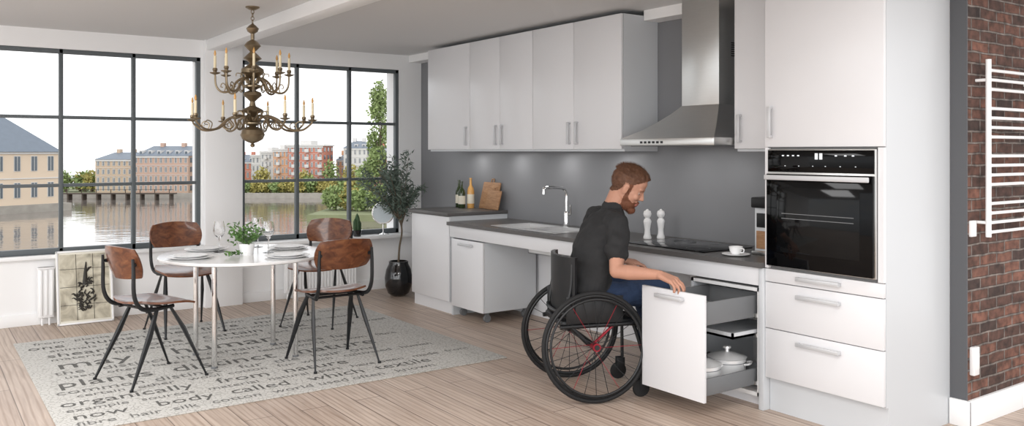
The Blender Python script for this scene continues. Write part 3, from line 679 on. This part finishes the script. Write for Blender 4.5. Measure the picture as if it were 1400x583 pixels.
def headlab(P,lab):
    Q=P@HI[:3,:3].T+HI[:3,3]; x,y,z=Q[:,0],Q[:,1],Q[:,2]; out=lab.copy(); H=(lab==9)
    near=H|((lab==0)&(z>-.11)&(np.abs(y)<.1)&(x>-.12)&(x<.12)&(z<.15))
    hl=np.interp(x,[-.12,-.07,-.04,-.015,.0,.03,.055,.075,.1],[-.05,-.055,-.035,.01,.026,.035,.058,.078,.085])
    out[H]=0
    ear=(np.abs(y)>.073)&(z<.026)&(z>-.045)&(x<.016)&(x>-.024)
    hair=near&(z>hl)&~ear
    burn=near&(x>.006)&(x<.026)&(z>-.05)&(z<=hl)&(np.abs(y)>.045)&~ear
    bl=np.interp(x,[.0,.02,.04,.06,.075,.09,.1],[-.035,-.035,-.05,-.060,-.047,-.0435,-.044])
    lips=(np.abs(y)<.021)&(z>-.070)&(z<-.0515)&(x>.072)
    beard=near&(x>.004)&(z<bl)&(z>-.135)&~lips
    out[near&lips]=6; out[hair]=4; out[beard|burn]=5
    return out,Q
vl,Q=headlab(co,classify(co))
disp=np.zeros(nv)
def fold(p):
    a=noise.noise(V((p[0]*6,p[1]*6,p[2]*6)))*2.5
    f=math.sin((p[2]*52+(p[0]+p[1])*22)+a*3)
    f2=noise.noise(V((p[0]*12+5,p[1]*12,p[2]*20)))
    k=noise.noise(V((p[0]*5+9,p[1]*5,p[2]*5)))
    return f*.5*max(0,k+.35)+f2*.9
rn=np.array([fold(p) if l in(1,2) else 0 for p,l in zip(co,vl)])
disp+=np.where(vl==1,rn*.016+.003,0)+np.where(vl==2,rn*.010,0)
hn=np.array([noise.noise(V((q[0]*45,q[1]*90,q[2]*60))) if l in(4,5) else 0 for q,l in zip(Q,vl)])
disp+=np.where(vl==4,.002+.008*np.clip((Q[:,2]-.045)/.07,0,1)+.014*np.clip((Q[:,0]+.02)/.09,0,1)*np.clip((Q[:,2]-.05)/.03,0,1)+hn*.005,0)
disp+=np.where(vl==5,.003+.006*np.clip((-.06-Q[:,2])/.05,0,1)+hn*.003,0)
co2=co+nr*disp[:,None]
for s_ in (-1,1):
    ec=HM@V((.073,s_*.03,.002)); dd=np.linalg.norm(co2-np.array(ec),axis=1); k=dd<.016
    co2[k]-=np.array((HM.to_3x3()@V((1,0,0))))*(.004*(1-dd[k]/.016))[:,None]
bme.vertices.foreach_set('co',co2.astype('f').ravel())
npf=len(bme.polygons)
fv=[tuple(p.vertices) for p in bme.polygons]; cen=np.array([co[list(v)].mean(axis=0) for v in fv])
fl,_=headlab(cen,classify(cen))
bme.materials.clear()
for k in ('skin','shirt','jeans','shoe','hair','beard','lip'): bme.materials.append(M[k])
bme.polygons.foreach_set('material_index',fl.astype('i')); bme.polygons.foreach_set('use_smooth',np.ones(npf,bool)); bme.update()
man=empty('man',(WC.x,WC.y,0))
bo=put('body',bme,(-WC.x,-WC.y,0),0,man)
hb_=B('hair_strands'); rr=random.Random(4); idx=np.where((fl==4)|(fl==5))[0]
H3=HM.to_3x3()
for i in rr.sample(list(idx),min(len(idx),5200)):
    v=fv[i][0]; p=V(co2[v]); n=V(nr[v]); q=Q[v]
    top=q[2]>.06
    back=H3@((V((-.7,0,.3)) if top else V((-.5,0,-.7))) if fl[i]==4 else V((.2,0,-.9)))
    d=(n*(.7 if top else .3)+back.normalized()*.9+V((rr.uniform(-.3,.3),rr.uniform(-.3,.3),rr.uniform(-.3,.3)))).normalized(); l=(.017 if top else .007) if fl[i]==4 else .008
    u=d.cross(n)
    if u.length<1e-4: continue
    u.normalize()
    hb_.raw([p-u*.0009-n*.001,p+u*.0009-n*.001,p+d*l],[(0,1,2)],'hair' if fl[i]==4 else 'beard')
hb_.obj((-WC.x,-WC.y,0),0,man)
e_=B('eyes')
for s_ in (-1,1):
    e_.ell((.0615,s_*.03,.001),.0115,'eyew',14,HM); e_.ell((.0685,s_*.03,-.003),(.005,.0055,.0055),'iris',10,HM)
    e_.tube([HM@V((.080,s_*.013,.021)),HM@V((.0825,s_*.028,.0245)),HM@V((.070,s_*.045,.020))],[.002,.0028,.0015],'beard',6)
    e_.tube([HM@V((.071,s_*.018,.004)),HM@V((.0755,s_*.03,.005)),HM@V((.068,s_*.041,.003))],[.002,.0045,.002],'skin',6)
e_.obj((-WC.x,-WC.y,0),0,man)

# ------------------------------------------------------------ outside
th=math.radians(35.47); CT,ST=math.cos(th),math.sin(th)
def rd(r,d): return (r*CT+d*ST,-r*ST+d*CT)    # frame of the river bank
ZW=-5.0
b=B('river'); b.raw([(-300,8.2,ZW),(400,8.2,ZW),(400,500,ZW),(-300,500,ZW)],[(0,1,2,3)],'water'); b.obj()
M['bank']=mat('grassy_bank','#7d8262',.95,var=.4,scale=.5); M['stone']=mat('quay_stone','#9a958d',.9,var=.25,scale=1.5)
M['b_cream']=mat('cream_render','#d2c0ab',.85,var=.06,scale=.5); M['b_yellow']=mat('ochre_brick_facade','#bfaa94',.85,var=.1,scale=.6); M['b_pink']=mat('pink_brick_facade','#b99c8c',.85,var=.1,scale=.6)  # facade colours here and below are paled, distance haze painted into them
M['b_red']=mat('red_facade','#bd7b68',.85,var=.1,scale=.5); M['b_orange']=mat('orange_facade','#c99a78',.85,var=.1,scale=.5); M['b_white']=mat('pale_facade','#cbc9c6',.8,var=.05)
M['roof']=mat('slate_roof','#6c7580',.6,var=.1,scale=2); M['bwin']=mat('facade_glass','#5c646b',.2); M['pier']=mat('dark_timber','#544a42',.9,var=.2)
M['autumn']=mat('autumn_foliage','#a39a5a',.8,var=.4,scale=1); M['tree']=mat('tree_foliage','#84955f',.8,var=.4,scale=1.2)  # foliage colours paled too, to carry the outdoor haze
b=B('riverbank'); X=R(-th,'Z')
b.box(-110,30,114,140,-6,-4.5,'bank',0,X); b.box(-110,30,113.6,114,-6,-4.3,'stone',0,X); b.box(-18.5,14,76,114,-6,-4.4,'bank',0,X); b.obj()
def building(name,x,y,rz,w,dep,z0,z1,zr,wm,cols,rows,hip=0,over=.3,dorm=0,balc=0):
    b=B(name); b.box(0,w,0,dep,z0,z1,wm); o=over
    if zr>z1:
        vs=[(-o,-o,z1),(w+o,-o,z1),(w+o,dep+o,z1),(-o,dep+o,z1),(hip,dep/2,zr),(w-hip,dep/2,zr)]
        b.raw(vs,[(0,1,5,4),(1,2,5),(2,3,4,5),(3,0,4),(3,2,1,0)],'roof')
        for i in range(dorm):
            xc=w*(i+.5)/dorm; b.box(xc-.25,xc+.25,dep*.1,dep*.35,z1,z1+(zr-z1)*.55,'b_white'); b.box(xc-.17,xc+.17,dep*.1-.04,dep*.12,z1+.1,z1+(zr-z1)*.45,'bwin')
        for i in range(2): b.box(w*(.3+.4*i)-.25,w*(.3+.4*i)+.25,dep*.45,dep*.55,zr-.3,zr+.45,wm)
    else:
        b.box(-.2,w+.2,-.2,dep+.2,z1,z1+.2,'b_white'); b.box(w*.3,w*.6,dep*.2,dep*.8,z1+.2,z1+.8,'b_white')
    hgt=(z1-z0); b.box(-.05,w+.05,-.12,.02,z1-.25,z1-.05,'b_white')
    for j in range(rows):
        zc=z0+hgt*(j+.55)/rows; hh_=hgt/rows*.27
        b.box(-.03,w+.03,-.07,.02,zc+hgt/rows*.42,zc+hgt/rows*.46,'b_white')
        for i in range(cols):
            xc=w*(i+.5)/cols; hw=w/cols*.16; b.box(xc-hw-.06,xc+hw+.06,-.04,.02,zc-hh_-.06,zc+hh_+.06,'b_white'); b.box(xc-hw,xc+hw,-.07,.02,zc-hh_,zc+hh_,'bwin'); b.box(xc-.02,xc+.02,-.09,.02,zc-hh_,zc+hh_,'b_white')
            if balc and i%3==1: b.box(xc-w/cols*.42,xc+w/cols*.42,-.7,0,zc-hh_-.12,zc-hh_+.02,'b_white'); b.box(xc-w/cols*.42,xc+w/cols*.42,-.72,-.68,zc-hh_,zc-hh_+.35,'b_white')
        n=max(2,int(dep/2.2))
        for i in range(n):
            yc=dep*(i+.5)/n; hw=dep/n*.2; b.box(w-.02,w+.06,yc-hw,yc+hw,zc-hh_,zc+hh_,'bwin'); b.box(-.06,.02,yc-hw,yc+hw,zc-hh_,zc+hh_,'bwin')
    b.obj((x,y,0),rz)
building('riverside_warehouse',-19.2,87.5,math.radians(24),35,9,-4.2,1.3,5.4,'b_cream',20,2,hip=4,dorm=0)
b=B('stone_quay'); b.box(-1,36,-.8,10,-6,-4.2,'stone'); b.obj((-19.2,87.5,0),math.radians(24))
for (r0,r1,d,z1,zr,wm,cols,rows,nm,dep,dm,bc) in ((-58.4,-53.2,118,.2,1.2,'b_yellow',7,4,'brick_mill_building',8,0,0),(-52.6,-45.0,117,.7,2.1,'b_pink',11,4,'brick_mill_building',9,6,0),
    (-39.6,-37.2,128,.6,.6,'b_white',4,4,'apartment_building',7,0,0),(-37.0,-34.8,124,1.1,1.1,'b_white',4,5,'apartment_building',6,0,1),(-34.6,-32.4,122,1.5,1.5,'b_orange',4,5,'apartment_building',6,0,1),(-32.2,-27.2,121,2.1,2.1,'b_red',8,6,'apartment_building',7,0,1),(-43.8,-39.8,130,-.3,.8,'b_red',6,3,'apartment_building',7,3,0),
    (-24.8,-21.4,124,1.8,2.9,'b_white',5,5,'apartment_building',7,3,0),(-21.2,-16.5,126,.9,2.2,'b_red',6,5,'apartment_building',7,3,0),(-26.9,-25.0,129,.0,1.0,'b_orange',3,4,'apartment_building',5,2,0)):
    x,y=rd(r0,d); building(nm,x,y,-th,r1-r0,dep,-4.5,z1,zr,wm,cols,rows,hip=.9,over=.15,dorm=dm,balc=bc)
b=B('footbridge'); b.box(-66,-44,109.4,110.6,-4.25,-4.1,'pier',0,X)
for i in range(12): b.box(-65.5+i*1.9,-65.3+i*1.9,109.5,110.5,-5.2,-4.2,'pier',0,X); b.box(-65.5+i*1.9,-65.42+i*1.9,109.42,109.5,-4.1,-3.6,'pier',0,X)
b.box(-66,-44,109.42,109.48,-3.65,-3.6,'pier',0,X); b.obj()
def foliage(name,x,y,z0,h,rad,mt,n,size,seed,col=False):
    b=B(name); rr=random.Random(seed); b.tube([(0,0,0),(0.05*h*.2,0,h*.5),(0,0,h*.85)],[.12*rad+.05,.03],'bark',6)
    for k in range(9 if col else 7):
        a=rr.uniform(0,6.28); zz=h*(rr.uniform(.15,.9) if col else rr.uniform(.3,.75)); b.tube([(0,0,zz*.7),(math.cos(a)*rad*.6,math.sin(a)*rad*.6,zz)],[.04*rad+.02,.01],'bark',4)
    cl=[(rr.uniform(0,6.28),rr.uniform(.12,.98),rr.uniform(.35,.6)) for _ in range(26)]
    for i in range(n):
        u=rr.uniform(-1,1); a=rr.uniform(0,6.28); q=rr.random()**.4
        if col:
            ca,ct,cs=rr.choice(cl); env=rad*math.sin(math.pi*min(1,(.15+.83*ct)))**.7
            cx,cy,cz=math.cos(ca)*env*.6,math.sin(ca)*env*.6,h*ct; rq=cs*rad*q
            b.leaf((cx+rq*math.sqrt(1-u*u)*math.cos(a),cy+rq*math.sqrt(1-u*u)*math.sin(a),cz+rq*1.7*u),(rr.uniform(-1,1),rr.uniform(-1,1),rr.uniform(-.4,1)),size,size*.35,mt); continue
        z=h*.5+h*.5*u*q; rr2=rad*math.sqrt(max(0,1-u*u))*q*(1+.25*math.sin(3*a+seed))
        b.leaf((rr2*math.cos(a),rr2*math.sin(a),z),(rr.uniform(-1,1),rr.uniform(-1,1),rr.uniform(-.4,1)),size,size*.35,mt)
    b.obj((x,y,z0))
x,y=rd(-12.8,82); foliage('poplar_tree',x,y,-4.4,11.6,1.5,'tree',3400,.34,1,True)
rr=random.Random(9)
for i in range(11):
    x,y=rd(-37+i*1.5,115.5+rr.uniform(0,1.5)); foliage('riverbank_bush',x,y,-4.5,rr.uniform(1.5,2.4),rr.uniform(1.0,1.4),'autumn' if i%3 else 'tree',420,.5,i)
for i in range(6):
    x,y=rd(-17.3+i*1.35,80+rr.uniform(-1,3)); foliage('riverbank_bush',x,y,-4.4,rr.uniform(2.0,3.4),rr.uniform(1.0,1.4),'autumn' if i%2 else 'tree',650,.4,i+40)
for (r_,d_,h_) in ((-34.9,117.5,3.6),(-29.0,117.5,3.2),(-25.6,119,4.6),(-22.6,118,4.0),(-19.5,112,4.2),(-17.4,100,4.4)):
    x,y=rd(r_,d_); foliage('riverbank_tree',x,y,-4.5,h_,1.15,'tree' if h_>4 else 'autumn',420,.45,int(h_*10))
for i in range(6):
    x,y=rd(-65.5+i*1.25,121+rr.uniform(0,2)); foliage('riverbank_tree',x,y,-4.5,rr.uniform(2.2,3.6),1.2,'tree' if i%2 else 'autumn',300,.5,i+70)

# ------------------------------------------------------------ light
w=bpy.data.worlds.new('world'); scene.world=w; w.use_nodes=True; N=w.node_tree.nodes; L=w.node_tree.links
tc=N.new('ShaderNodeTexCoord'); mp=N.new('ShaderNodeMapping'); mp.inputs['Scale'].default_value=(1,1,3); L.new(tc.outputs['Generated'],mp.inputs[0])
ns=N.new('ShaderNodeTexNoise'); ns.inputs['Scale'].default_value=3; ns.inputs['Detail'].default_value=5; L.new(mp.outputs[0],ns.inputs['Vector'])
cr=N.new('ShaderNodeValToRGB'); cr.color_ramp.elements[0].color=(.86,.91,.97,1); cr.color_ramp.elements[1].color=(1,1,1,1); cr.color_ramp.elements[0].position=.35; cr.color_ramp.elements[1].position=.55
L.new(ns.outputs['Fac'],cr.inputs[0]); L.new(cr.outputs[0],N['Background'].inputs['Color']); N['Background'].inputs['Strength'].default_value=1.65
def area(name,loc,rot,sx,sy,e,col=(1,1,1)):
    l=bpy.data.lights.new(name,'AREA'); l.shape='RECTANGLE'; l.size=sx; l.size_y=sy; l.energy=e; l.color=col
    o=bpy.data.objects.new(name,l); scene.collection.objects.link(o); o.location=loc; o.rotation_euler=rot; return o
area('fill_light',(1.0,1.6,2.28),(0,0,0),1.2,1.2,44)  # three unseen area lights under the ceiling, added to fill the room
area('fill_light',(2.9,1.0,2.28),(0,0,0),1.0,1.0,18)
area('fill_light',(-.8,4.2,2.28),(0,0,0),1.4,1.4,58)
sl=bpy.data.lights.new('sun','SUN'); sl.energy=1.35; sl.angle=math.radians(50); so=bpy.data.objects.new('sun',sl); scene.collection.objects.link(so)
so.rotation_euler=V((.72,.66,-.22)).to_track_quat('-Z','Y').to_euler(); so.location=(-3,-3,4)
for y in (4.45,5.1,5.75,6.35): area('under_cabinet_light',(4.05,y,1.34),(0,0,0),.10,.10,.7,(1,.98,.95))
for y in (3.45,3.75): area('hood_light',(4.0,y,1.375),(0,0,0),.06,.06,.4,(1,.98,.95))
# ------------------------------------------------------------ camera
cd=bpy.data.cameras.new('camera'); cam=bpy.data.objects.new('camera',cd); scene.collection.objects.link(cam)
cam.location=(0,0,1.35); cam.rotation_euler=(math.pi/2,0,-th); cd.sensor_width=36; cd.lens=1151/1400*36; cd.shift_y=-84.5/1400; cd.clip_end=2000
scene.camera=cam
